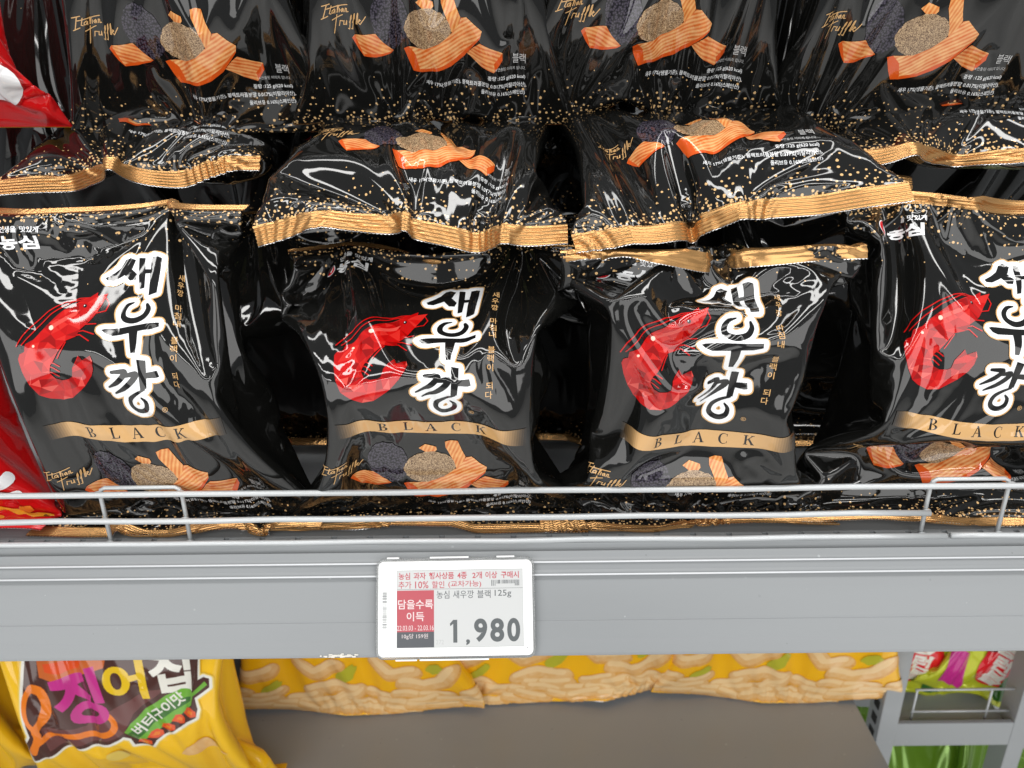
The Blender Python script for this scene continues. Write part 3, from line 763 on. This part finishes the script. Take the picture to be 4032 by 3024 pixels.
shelf = thing('display_shelf', (0, 0, 0), 'grey metal shelf deck carrying the black snack bags', 'shelf')
d = MB(); d.box(-.9, .9, .0085, .56, -.028, 0); d.box(-.9, .9, -.002, .0042, -.028, -.0002)
x = -.9
while x < .9:
    d.box(x+.002, min(.9, x+.023), .0042, .0085, -.028, -.0001); x += .025
d.build('deck', ['grey_metal'], shelf)
d = MB(); d.box(-.9, .9, -.002, .56, -.034, -.0285); d.build('underside', ['dark_slot'], shelf)

def on_rail(t, out=0.0): return (-.006-.5*t-.866*out, -.004-.866*t+.5*out)
rail = thing('price_rail', (0, 0, 0), 'tilted grey plastic price rail along the shelf edge', 'price rail')
prof = [(0, 0), (.0045, .0004), (.0062, .0012), (.0072, .0022), (.0088, .0012), (.0125, .0008), (.0146, .0016), (.0156, .0026), (.0172, .0012), (.019, 0), (.034, -.0002), (.046, -.0003), (.0465, .0003), (.058, .0006), (.0672, .0013), (.069, .001), (.069, -.0015)]
P_ = [on_rail(t, o) for t, o in prof]+[on_rail(.0, -.0015)]
d = MB(); d.extrude(P_[::-1], -.9, .9); d.build('channel', ['rail_plastic'], rail, bevel=.0003)
for t0, o in ((.0072, .0024), (.0156, .0028)):
    y, z = on_rail(t0, o); d = MB(); d.tube([(-.9, y, z), (.9, y, z)], .0007, 8); d.build('clear_lip', ['rail_lip'], rail, smooth=True)

fence = thing('wire_fence', (0, 0, 0), 'low grey wire fence in front of the black snack bags', 'fence')
for z, x0, x1, y in ((.0012, -.9, .2975, -.0005), (.0012, .3005, .9, -.0005), (.0196, -.9, .283, -.0005), (.0402, -.9, .9, -.0005)):
    d = MB(); d.tube([(x0+(x1-x0)*k/24, y+.0004*math.sin(k*1.7), z+.00035*math.sin(k*2.3+z*900)) for k in range(25)], .0021, 12); d.build('horizontal_wire', ['wire_paint'], fence, smooth=True)
for xa, xb in ((-.2785, -.2235), (.2815, .3345)):
    p = [(xa, .0035, -.004), (xa, .0035, .038), (xa+.0012, .0036, .0418), (xa+.004, .0038, .0432), (xb-.004, .0038, .0432), (xb-.0012, .0036, .0418), (xb, .0035, .038), (xb, .0035, -.004)]
    d = MB(); d.tube(p, .0015, 10); d.build('bent_upright', ['wire_paint'], fence, smooth=True)

for xa in (-.2785, -.2235, .2815, .3345):
    for z in (.0012, .0196, .0402):
        if z == .0196 and xa > .3: continue
        d = MB(); d.tube([(xa-.0018, .0016, z-.0004), (xa-.0007, .0015, z), (xa+.0007, .0015, z+.0002), (xa+.0019, .0016, z-.0003)], .0018, 8); d.build('weld_bead', ['wire_paint'], fence, smooth=True)

# chipped label remains stuck on the rail's bottom edge
sx = lambda r: r.uniform(-.001, .001)
r_ = random.Random(3); d = MB()
for k in range(26):
    y, z = on_rail(.0675+r_.uniform(-.0012, .0008), .0017); x = -.118+r_.gauss(0, .006); s = r_.uniform(.0005, .0018)
    d.box(x-s, x+s, y-.0004, y+.0002, z-.0004, z+.0004)
tag(d.build('paper_scrap', ['paper_scrap']), 'torn white paper remains stuck on the bottom edge of the price rail', 'paper')

# ------------------------------------------------------------------ electronic price tag
mat('tag_white', (.92, .93, .93), rough=.3); mat('tag_clear', (.9, .92, .92), rough=.12)
MATS['tag_clear'].node_tree.nodes['Principled BSDF'].inputs['Transmission Weight'].default_value = .85
for n, c in (('e_paper', (.52, .53, .53)), ('e_red', (.42, .07, .09)), ('e_red_text', (.42, .07, .09)), ('e_dark', (.075, .08, .09)), ('e_text', (.09, .1, .105)), ('e_pale', (.66, .58, .58)), ('e_line', (.3, .31, .31)), ('e_faint', (.42, .43, .43))):
    mat(n, c, rough=.35)
TK = .0522
T5 = lambda x, y: ((x-1105)*TK, (722-y)*TK)
def rrect(x0, x1, y0, y1, r, n=7):
    P = []
    for cx, cy, a in ((x1-r, y1-r, 0), (x0+r, y1-r, 90), (x0+r, y0+r, 180), (x1-r, y0+r, 270)):
        for k in range(n): t = math.radians(a+90*k/(n-1)); P.append((cx+r*math.cos(t), cy+r*math.sin(t)))
    return P
tagroot = thing('price_tag', (0, 0, 0), 'white electronic price tag reading 1,980 clipped on the price rail', 'price tag')
yy, zz = on_rail(.0362, .0016)
ex = Vector((1, 0, 0)); ey = Vector((0, .5, .866)); en = Vector((0, -.866, .5))
rot = Matrix((ex, ey, en)).transposed() @ Matrix.Rotation(math.radians(.35), 3, 'Z')
tagroot.matrix_world = Matrix.Translation((-.0395, yy, zz)) @ rot.to_4x4()
def slab(name, poly, z0, z1, m, bevel=0, parent=tagroot):
    n = len(poly); V = [(x/1000, y/1000, z0/1000) for x, y in poly]+[(x/1000, y/1000, z1/1000) for x, y in poly]
    me = bpy.data.meshes.new(name); me.from_pydata(V, [], [list(range(n))[::-1], [n+k for k in range(n)]]+[[k, (k+1) % n, n+(k+1) % n, n+k] for k in range(n)])
    me.materials.append(MATS[m]); o = link(name, me, parent)
    if bevel:
        b = o.modifiers.new('bevel', 'BEVEL'); b.width = bevel/1000; b.segments = 3; b.limit_method = 'ANGLE'; b.angle_limit = math.radians(50)
    return o
slab('clear_case', rrect(-53.4, 53.4, -33.2, 32.6, 5.2), 0, 5.0, 'tag_clear', .8)
slab('bezel', rrect(-51.6, 51.8, -31.3, 31.0, 3.8), 1.5, 6.6, 'tag_white', 1.0)
def box5(x0, x1, y0, y1): a, b = T5(x0, y1), T5(x1, y0); return (a[0], b[0], a[1], b[1])
def rect(b): return [(b[0], b[2]), (b[1], b[2]), (b[1], b[3]), (b[0], b[3])]
a = Art(); a.part = 'screen'
a.add(rect(box5(356, 1976, 240, 1208)), 'e_line'); a.add(rect(box5(361, 1972, 246, 1203)), 'e_paper')
a.add(rect(box5(361, 834, 494, 1010)), 'e_red'); a.add(rect(box5(361, 834, 1010, 1203)), 'e_dark'); a.add(rect(box5(361, 1972, 479, 483)), 'e_text')
for s_, x0, x1 in (('농심', 380, 528), ('과자', 572, 730), ('행사상품', 772, 1092), ('4종', 1135, 1258), ('2개', 1328, 1452), ('이상', 1495, 1648), ('구매시', 1695, 1925)): a.text(s_, box5(x0, x1, 270, 358), 'e_red_text', .02)
for s_, x0, x1 in (('추가', 378, 545), ('10%', 592, 765), ('할인', 808, 968), ('(교차가능)', 1018, 1442)): a.text(s_, box5(x0, x1, 380, 470), 'e_red_text', .012)
for s_, x0, x1 in (('농심', 868, 1032), ('새우깡', 1078, 1345), ('블랙', 1388, 1560), ('125g', 1612, 1826)): a.text(s_, box5(x0, x1, 502, 602), 'e_text', .006)
a.text('담을수록', box5(374, 822, 608, 728), 'e_pale', .012); a.text('이득', box5(484, 708, 762, 878), 'e_pale', .012)
a.text('22.03.03 - 22.03.16', box5(362, 830, 930, 992), 'e_pale'); a.text('10g당 159원', box5(424, 756, 1032, 1102), 'e_pale'); a.text('272', box5(858, 958, 1112, 1168), 'e_faint')
a.add([T5(*q) for q in ((1078, 868), (1130, 868), (1130, 1150), (1078, 1150))], 'e_text'); a.add([T5(*q) for q in ((1036, 914), (1078, 868), (1090, 868), (1082, 915), (1040, 946))], 'e_text'); a.text(',', box5(1240, 1292, 1110, 1186), 'e_text', .05)
for s_, x0, x1 in (('9', 1344, 1512), ('8', 1550, 1728), ('0', 1766, 1932)): a.text(s_, box5(x0, x1, 856, 1148), 'e_text', .035, 0, 6)
rb = random.Random(5); x = 1572
while x < 1935:
    w = rb.choice([3, 5, 9, 12]); a.add(rect(box5(x, x+w, 378, 425 if 1630 < x < 1870 else 452)), 'e_text'); x += w+rb.choice([5, 7, 10])
def flat_part(name, res, z, parent):
    for part, (Q, T, mi, ms) in res.items():
        V = np.concatenate([Q/1000, np.full((len(Q), 1), z/1000)], 1); link(name if part == 'screen' else part, mesh_np(part, V, T, ms, mi, Q[T.ravel()], None, False), parent)
flat_part('screen', a.solve(None), 6.68, tagroot)
slab('side_label', rrect(*box5(136, 268, 438, 1042), 1.0), 6.55, 6.85, 'tag_white', .1)
a = Art(); a.part = 'barcode'; y = 512
while y < 965:
    w = rb.choice([3, 4, 7, 10]); a.add(rect(box5(174, 232, y, min(y+w, 968))), 'e_text'); y += w+rb.choice([4, 6, 9])
flat_part('barcode', a.solve(None), 6.92, tagroot)
slab('status_dot', rrect(*box5(2010, 2024, 1212, 1236), .3), 6.5, 6.75, 'e_line')
for x0, x1, y0 in ((-46, -38, 32.6), (-17, 9, 32.6), (28, 40, 32.6), (-40, -26, -34.1), (-24, 22, -34.1)):  # white slivers standing in for bright highlights along the case edges
    slab('edge_highlight', [(x0, y0), (x1, y0), (x1, y0+.9), (x0, y0+.9)], 1, 4.6, 'tag_white')

# ------------------------------------------------------------------ the bay below, the back panel, the neighbouring rack, the floor
low = thing('lower_shelf', (0, 0, -.4), 'empty taupe grey shelf deck below the price rail', 'shelf')
d = MB(); d.box(-.9, .4, -.01, .56, -.03, -.0); d.build('deck', ['taupe_metal'], low, bevel=.002)
d = MB(); d.box(-.9, .4, -.02, -.0105, -.04, .003); d.build('front_lip', ['grey_metal'], low, bevel=.001)
bp = MB(); bp.box(-.9, .9, .57, .58, -1.2, 1.2); tag(bp.build('back_panel', ['grey_metal']), kind='structure')
fl = MB(); fl.box(-2.5, 3.5, -2.5, 4, -1.0, -.95); tag(fl.build('floor', ['floor_tile']), kind='structure')

post = thing('upright_post', (.43, .25, -.95), 'grey slotted upright post beside the empty lower shelf', 'post')
d = MB(); d.box(-.001, .021, 0, .03, 0, .905); d.build('column', ['grey_metal'], post, bevel=.001)
for k in range(34):
    d = MB() if k == 0 else d
    d.box(-.0016, -.0009, .008, .02, .12+k*.022, .132+k*.022)
d.build('slot_row', ['dark_slot'], post)
rack = thing('side_rack', (.45, .25, -.95), 'narrow grey rack holding the green snack bags at right', 'rack')
d = MB(); d.box(.138, .158, 0, .03, 0, .905); d.build('column', ['grey_metal'], rack, bevel=.001)
d = MB(); d.box(.0, .138, .0, .006, .49, .525); d.build('shelf_lip', ['grey_metal'], rack, bevel=.001)
d = MB(); d.box(.0, .138, .006, .22, .505, .512); d.build('deck', ['grey_metal'], rack, bevel=.0005)
d = MB(); d.box(.0, .138, .006, .22, .185, .192); d.build('deck', ['grey_metal'], rack, bevel=.0005)
for z in (.532, .565):
    d = MB(); d.tube([(.02, .012, z), (.136, .012, z)], .0014, 8); d.build('wire', ['wire_paint'], rack, smooth=True)
for x in (.022, .11):
    d = MB(); d.tube([(x, .012, .512), (x, .012, .565)], .0014, 8); d.build('wire', ['wire_paint'], rack, smooth=True)

# ------------------------------------------------------------------ snack bags
PRES = dict(zip(SP, simulate(list(SP.values()))))
full, part, back = bag_front(True), bag_front(False), bag_back()
GB = 'black snack bags on the shelf'
LABEL = {
 'l1': 'black snack bag with red shrimp standing leftmost in the row behind the wire fence',
 'l2': 'black snack bag with red shrimp standing right above the price tag, second from left',
 'l3': 'black snack bag with red shrimp bulging over the fence, its gold top seal folded forward',
 'l4': 'black snack bag with red shrimp cut off by the right picture edge behind the fence',
 'm1': 'black snack bag lying flat, leftmost of the middle layer, its gold seal kinked upwards',
 'm2': 'black snack bag lying flat with its gold seal hanging over the second shrimp bag',
 'm3': 'black snack bag lying flat with its gold seal slanting up to the right',
 'm4': 'black snack bag lying flat, rightmost of the middle layer, mostly hidden',
 't1': 'black snack bag standing upright in the top layer beside the red bag',
 't2': 'black snack bag standing upright in the top layer, second from left',
 't3': 'black snack bag standing upright in the top layer, third from left',
 't4': 'black snack bag standing upright in the top layer at the right picture edge'}
BAGS = {}
for k, lab in LABEL.items():
    pr = [(full if k[0] == 'l' else part, 'front')]
    if k[0] == 'm': pr.append((back, 'back'))
    BAGS[k] = build_bag('snack_bag', k, PRES[k], SP[k], 'black_film', lab, 'snack bag', GB, pr, detail=(288, 190) if k[0] != 't' else (264, 170))
# second row behind, seen only as black film in the gaps
def off(k, dx, dy, dz): l = BAGS[k].location; return (l.x+dx, l.y+dy, l.z+dz)
for k, dx, dy, dz, lab in (('l2', -.1, .125, 0, 'black snack bag in the dark gap between the first and second shrimp bags'), ('l2', .09, .13, .0, 'black snack bag in the dark gap between the second and third shrimp bags'),
                           ('l4', -.1, .125, 0, 'black snack bag in the dark gap between the third and fourth shrimp bags'), ('t1', .08, .1, -.09, 'black snack bag behind the first and second bags of the top layer'),
                           ('t2', .08, .1, -.09, 'black snack bag behind the second and third bags of the top layer'), ('t3', .088, .1, -.09, 'black snack bag behind the third and fourth bags of the top layer'), ('t1', -.02, .12, -.1, 'black snack bag behind the leftmost bag of the middle layer'), ('t4', .08, .12, -.1, 'black snack bag behind the rightmost bag of the middle layer'), ('t1', -.17, .12, -.11, 'black snack bag in the gap below the red and white bag at left'), ('t4', .2, .1, -.1, 'black snack bag in the gap at the right picture edge above the fourth shrimp bag')):
    copy_bag(BAGS[k], off(k, dx, dy, dz), lab, GB, only=('pouch', 'crimped_seal'))

# red bags at the left edge
mat('red_film', (.62, .008, .01), **FILM); ink('ink_yellow', (.86, .45, .03)); ink('ink_deep_red', (.35, .004, .006)); ink('ink_sauce', (.8, .25, .03))
def red_art(top):
    a = Art(); a.part = 'front_print'
    if top:
        a.disc(66, 130, 36, 44, 'ink_deep_red', 32); a.disc(66, 130, 34, 42, 'ink_white', 32); a.disc(72, 62, 27, 24, 'ink_deep_red', 28); a.disc(72, 62, 25, 22, 'ink_white', 28)
    else:
        a.add([(-100, 18), (104, 18), (104, 30), (60, 36), (0, 32), (-100, 34)], 'ink_yellow'); a.disc(86, 36, 8, 4, 'ink_sauce', 14, .4, .2, 3)
        a.stroke([(56, 112), (80, 96), (74, 78)], [15, 17, 10], 'ink_deep_red'); a.stroke([(56, 112), (80, 96), (74, 78)], [12, 14, 7], 'ink_white')
        a.stroke([(70, 66), (92, 70)], 9, 'ink_white'); a.stroke([(64, 54), (90, 56)], 8, 'ink_white')
    return a.solve()
build_bag('snack_bag', 'rl', PRES['rl'], SP['rl'], 'red_film', 'bright red snack bag at the left edge, standing on the shelf behind the fence', 'snack bag', 'red snack bags', [(red_art(False), 'front')], lift=.8, detail=(220, 150), seal_mat='red_film')
build_bag('snack_bag', 'rt', PRES['rt'], SP['rt'], 'red_film', 'red and white snack bag in the upper left corner', 'snack bag', 'red snack bags', [(red_art(True), 'front')], lift=.8, detail=(220, 150), seal_mat='ink_yellow')

# yellow bags below
mat('yellow_film', (.92, .54, .015), rough=.1, ior=1.6); mat('orange_film', (.95, .5, .008), rough=.14, ior=1.55)
for n, c in (('ink_brown', (.07, .022, .016)), ('ink_brown_light', (.15, .05, .045)), ('ink_orange', (.82, .2, .01)), ('ink_magenta', (.55, .03, .25)), ('ink_bright_yellow', (.8, .52, .01)), ('ink_cream', (.8, .78, .7)), ('ink_pot_green', (.16, .42, .04)), ('ink_dark_green', (.04, .16, .02)), ('ink_flame', (.75, .08, .01)), ('ink_toast', (.6, .13, .02)), ('ink_pale_yellow', (.85, .62, .12)), ('ink_lime', (.5, .48, .03))):
    ink(n, c, rough=.1, ior=1.6)
ink('ink_puff_light', (.9, .63, .32), rough=.2, ior=1.5)
grainy_ink('ink_puff', (.8, .45, .15), (.86, .56, .26), .035, (.3, .7), 'noise')
grainy_ink('ink_puff_shade', (.74, .34, .07), (.82, .46, .14), .04, (.3, .7), 'noise')
def squid_art():
    A2 = fr(.108, 1105, 700, 6, 174); a = Art(); a.part = 'front_print'; k = .108
    blob = [(280, 300), (1840, 300), (1840, 540), (1900, 505), (1945, 520), (1940, 600), (1800, 700), (1815, 800), (1780, 890), (1690, 940), (1600, 1010), (1480, 1090), (1330, 1170), (1270, 1260), (1180, 1250), (1110, 1235), (1095, 1160), (1040, 1120), (900, 1190), (700, 1225), (400, 1290), (120, 1380), (120, 1160), (200, 1050), (205, 900), (240, 600)]
    a.outline(A2(blob), 70*k, 'ink_pale_yellow'); a.outline(A2(blob), 46*k, 'ink_cream'); a.add(A2(blob), 'ink_brown')
    a.add(A2([(300, 990), (700, 1010), (1000, 820), (1350, 640), (1500, 640), (1200, 850), (1060, 1080), (900, 1150), (300, 1260)]), 'ink_brown_light')
    a.add(A2([(370, 300), (1020, 300), (980, 430), (820, 470), (700, 520), (520, 545), (380, 500)]), 'ink_toast'); a.add(A2([(430, 380), (800, 350), (760, 430), (560, 480), (440, 450)]), 'ink_flame')
    for P, w in (([(300, 585), (380, 640), (408, 760), (345, 900), (262, 985), (255, 1080), (150, 1260)], [70, 90, 100, 85, 60, 60, 70]), ([(300, 585), (250, 650), (222, 780), (225, 900), (262, 985)], [60, 44, 36, 36, 50]), ([(180, 1190), (290, 1105), (480, 1078), (700, 1098), (860, 1092), (975, 1035), (1008, 940), (962, 862), (908, 890)], [50, 62, 62, 62, 62, 60, 58, 58, 52])): a.stroke(A2(P), [q*k for q in w], 'ink_orange')
    def t(s, x0, x1, y0, y1, m, o, rot): p, q = A2([(x0, y1), (x1, y0)]); a.text(s, (p[0], q[0], p[1], q[1]), m, o, math.radians(rot), 5)
    t('징', 480, 960, 450, 990, 'ink_magenta', .035, 12); t('어', 965, 1345, 380, 745, 'ink_bright_yellow', .035, 8); t('집', 1372, 1740, 270, 670, 'ink_cream', .035, 6)
    a.add(A2([(1060, 1075), (1150, 960), (1300, 830), (1500, 700), (1640, 638), (1740, 640), (1765, 668), (1905, 545), (1925, 575), (1772, 695), (1752, 775), (1600, 900), (1400, 1050), (1180, 1180)]), 'ink_pot_green')
    a.add(A2([(1080, 1100), (1300, 900), (1520, 760), (1750, 700), (1745, 740), (1540, 860), (1330, 1000), (1150, 1165)]), 'ink_dark_green')
    t('버터구이맛', 1110, 1710, 815, 935, 'ink_cream', .02, 37)
    for x, y in ((1230, 1185), (1345, 1100), (1482, 1015), (1602, 930), (1730, 845)):
        a.add(A2([(x-85, y+25), (x-40, y-35), (x+10, y-45), (x+60, y-15), (x+55, y+30), (x, y+48)]), 'ink_flame'); a.add(A2([(x-40, y+12), (x-10, y-20), (x+30, y-8), (x+20, y+22)]), 'ink_orange')
    a.add(A2([(1490, 1400), (1580, 1280), (1700, 1200), (1780, 1230), (1850, 1330), (1980, 1400)]), 'ink_puff'); a.disc(*A2([(900, 1400)])[0], 11, 10, 'ink_pale_yellow', 20)
    return a.solve(2.5)
def puff_art(seed):
    a = Art(); a.part = 'front_print'; r = random.Random(seed)
    for x, y, s_ in ((-98, 52, 15), (-8, 74, 16), (96, 84, 13)): a.disc(x, y, s_, s_*.55, 'ink_lime', 16, .8, .3, seed)
    def puff(P, w):
        a.stroke([(x+.8, y-w*.13) for x, y in P], w, 'ink_puff_shade', 9); a.stroke(P, w*.86, 'ink_puff', 9)
        a.stroke([(x-w*.08, y+w*.16) for x, y in P], w*.4, 'ink_puff_light', 7)
    puff([(-150, 84), (-122, 78), (-96, 84)], 22); puff([(-60, 92), (-44, 74), (-18, 92)], 20); puff([(30, 96), (44, 76), (70, 74)], 21)
    puff([(58, 58), (82, 50), (102, 62), (116, 86)], 22); puff([(-52, 46), (-26, 56), (2, 48)], 22)
    for row, (v, n) in enumerate(((36, 9), (24, 10), (13, 11))):
        for k in range(n):
            x = -135+k*270/(n-1)+r.uniform(-8, 8); y = v+r.uniform(-4, 4)+(6*math.sin(k*1.3+seed) if row == 0 else 0); d_ = r.uniform(-10, 10)
            puff([(x-15, y-d_*.6), (x, y+r.uniform(-3, 3)), (x+15, y+d_)], r.uniform(15, 20))
    return a.solve(2.5)
sqa = squid_art()
sq = build_bag('snack_bag', 'sq', PRES['sq'], SP['sq'], 'yellow_film', 'yellow and brown snack bag with a pink letter standing below the rail at left', 'snack bag', 'yellow snack bags below', [(sqa, 'front')], lift=.9, detail=(220, 150), seal_mat='yellow_film')
copy_bag(sq, (sq.location.x-.238, sq.location.y+.01, sq.location.z), 'yellow snack bag just peeking in at the lower left picture corner', 'yellow snack bags below', rz=.12)
p1 = build_bag('snack_bag', 'p1', PRES['p1'], SP['p1'], 'orange_film', 'orange yellow puff snack bag beside the yellow and brown bag, left of three', 'snack bag', 'puff snack bags below', [(puff_art(1), 'front')], lift=.9, detail=(220, 150), seal_mat='orange_film')
p2 = build_bag('snack_bag', 'p2', PRES['p2'], SP['p2'], 'orange_film', 'orange yellow puff snack bag in the middle, set back behind the price tag', 'snack bag', 'puff snack bags below', [(puff_art(2), 'front')], lift=.9, detail=(220, 150), seal_mat='orange_film')
copy_bag(p1, (.305, p1.location.y+.012, p1.location.z), 'orange yellow puff snack bag at right, next to the slotted post', 'puff snack bags below', rz=-.05)

# small green bags in the rack
mat('lime_film', (.55, .6, .03), rough=.14, metal=.2, ior=1.6); mat('green_film', (.13, .26, .02), rough=.14, metal=.3, ior=1.6)
def green_art():
    a = Art(); a.part = 'front_print'
    a.disc(0, 104, 44, 56, 'ink_logo_red', 28); a.disc(-34, 138, 20, 14, 'ink_brown', 16)
    for k, ch in enumerate('홈런볼'):
        v = 138-k*34; a.text(ch, (-22, 22, v-16, v+16), 'ink_cream', .05, math.radians(-14))
    a.add([(-100, 40), (-40, 30), (-70, 110), (-110, 120)], 'ink_magenta'); a.add([(30, 20), (90, 40), (60, 100), (20, 80)], 'ink_dark_green')
    return a.solve(3)
ga = green_art()
g1 = build_bag('snack_bag', 'sq', PRES['sq'], SP['sq'], 'lime_film', 'lime green snack bag with red oval, left one in the side rack', 'snack bag', 'green snack bags in the rack', [(ga, 'front')], lift=1.2, detail=(160, 110), seal_mat='lime_film')
GZ = -.95
g1.scale = (.68,)*3; g1.location = (.482, .30, GZ+.515); g1.rotation_euler = (-.25, .12, .1)
g2 = copy_bag(g1, (.565, .295, GZ+.515), 'lime green snack bag with red oval, tilted in the middle of the side rack', 'green snack bags in the rack', scale=.68); g2.rotation_euler = (-.3, .35, .0)
g3 = copy_bag(g1, (.65, .30, GZ+.515), 'lime green snack bag with red oval at the right picture edge', 'green snack bags in the rack', scale=.68); g3.rotation_euler = (-.25, .4, -.1)
g4 = copy_bag(g1, (.478, .3, GZ+.27), 'green snack bag on the rack level below, beside the post', 'green snack bags in the rack', scale=.68); g4.rotation_euler = (-.2, .3, .1)
g5 = copy_bag(g1, (.56, .29, GZ+.26), 'green snack bag on the rack level below, right of another', 'green snack bags in the rack', scale=.68); g5.rotation_euler = (-.3, .7, 0)
for g in (g4, g5):
    for ch in g.children:
        if ch.name.startswith(('pouch', 'crimped')):
            ch.data = ch.data.copy(); ch.data.materials[0] = MATS['green_film']
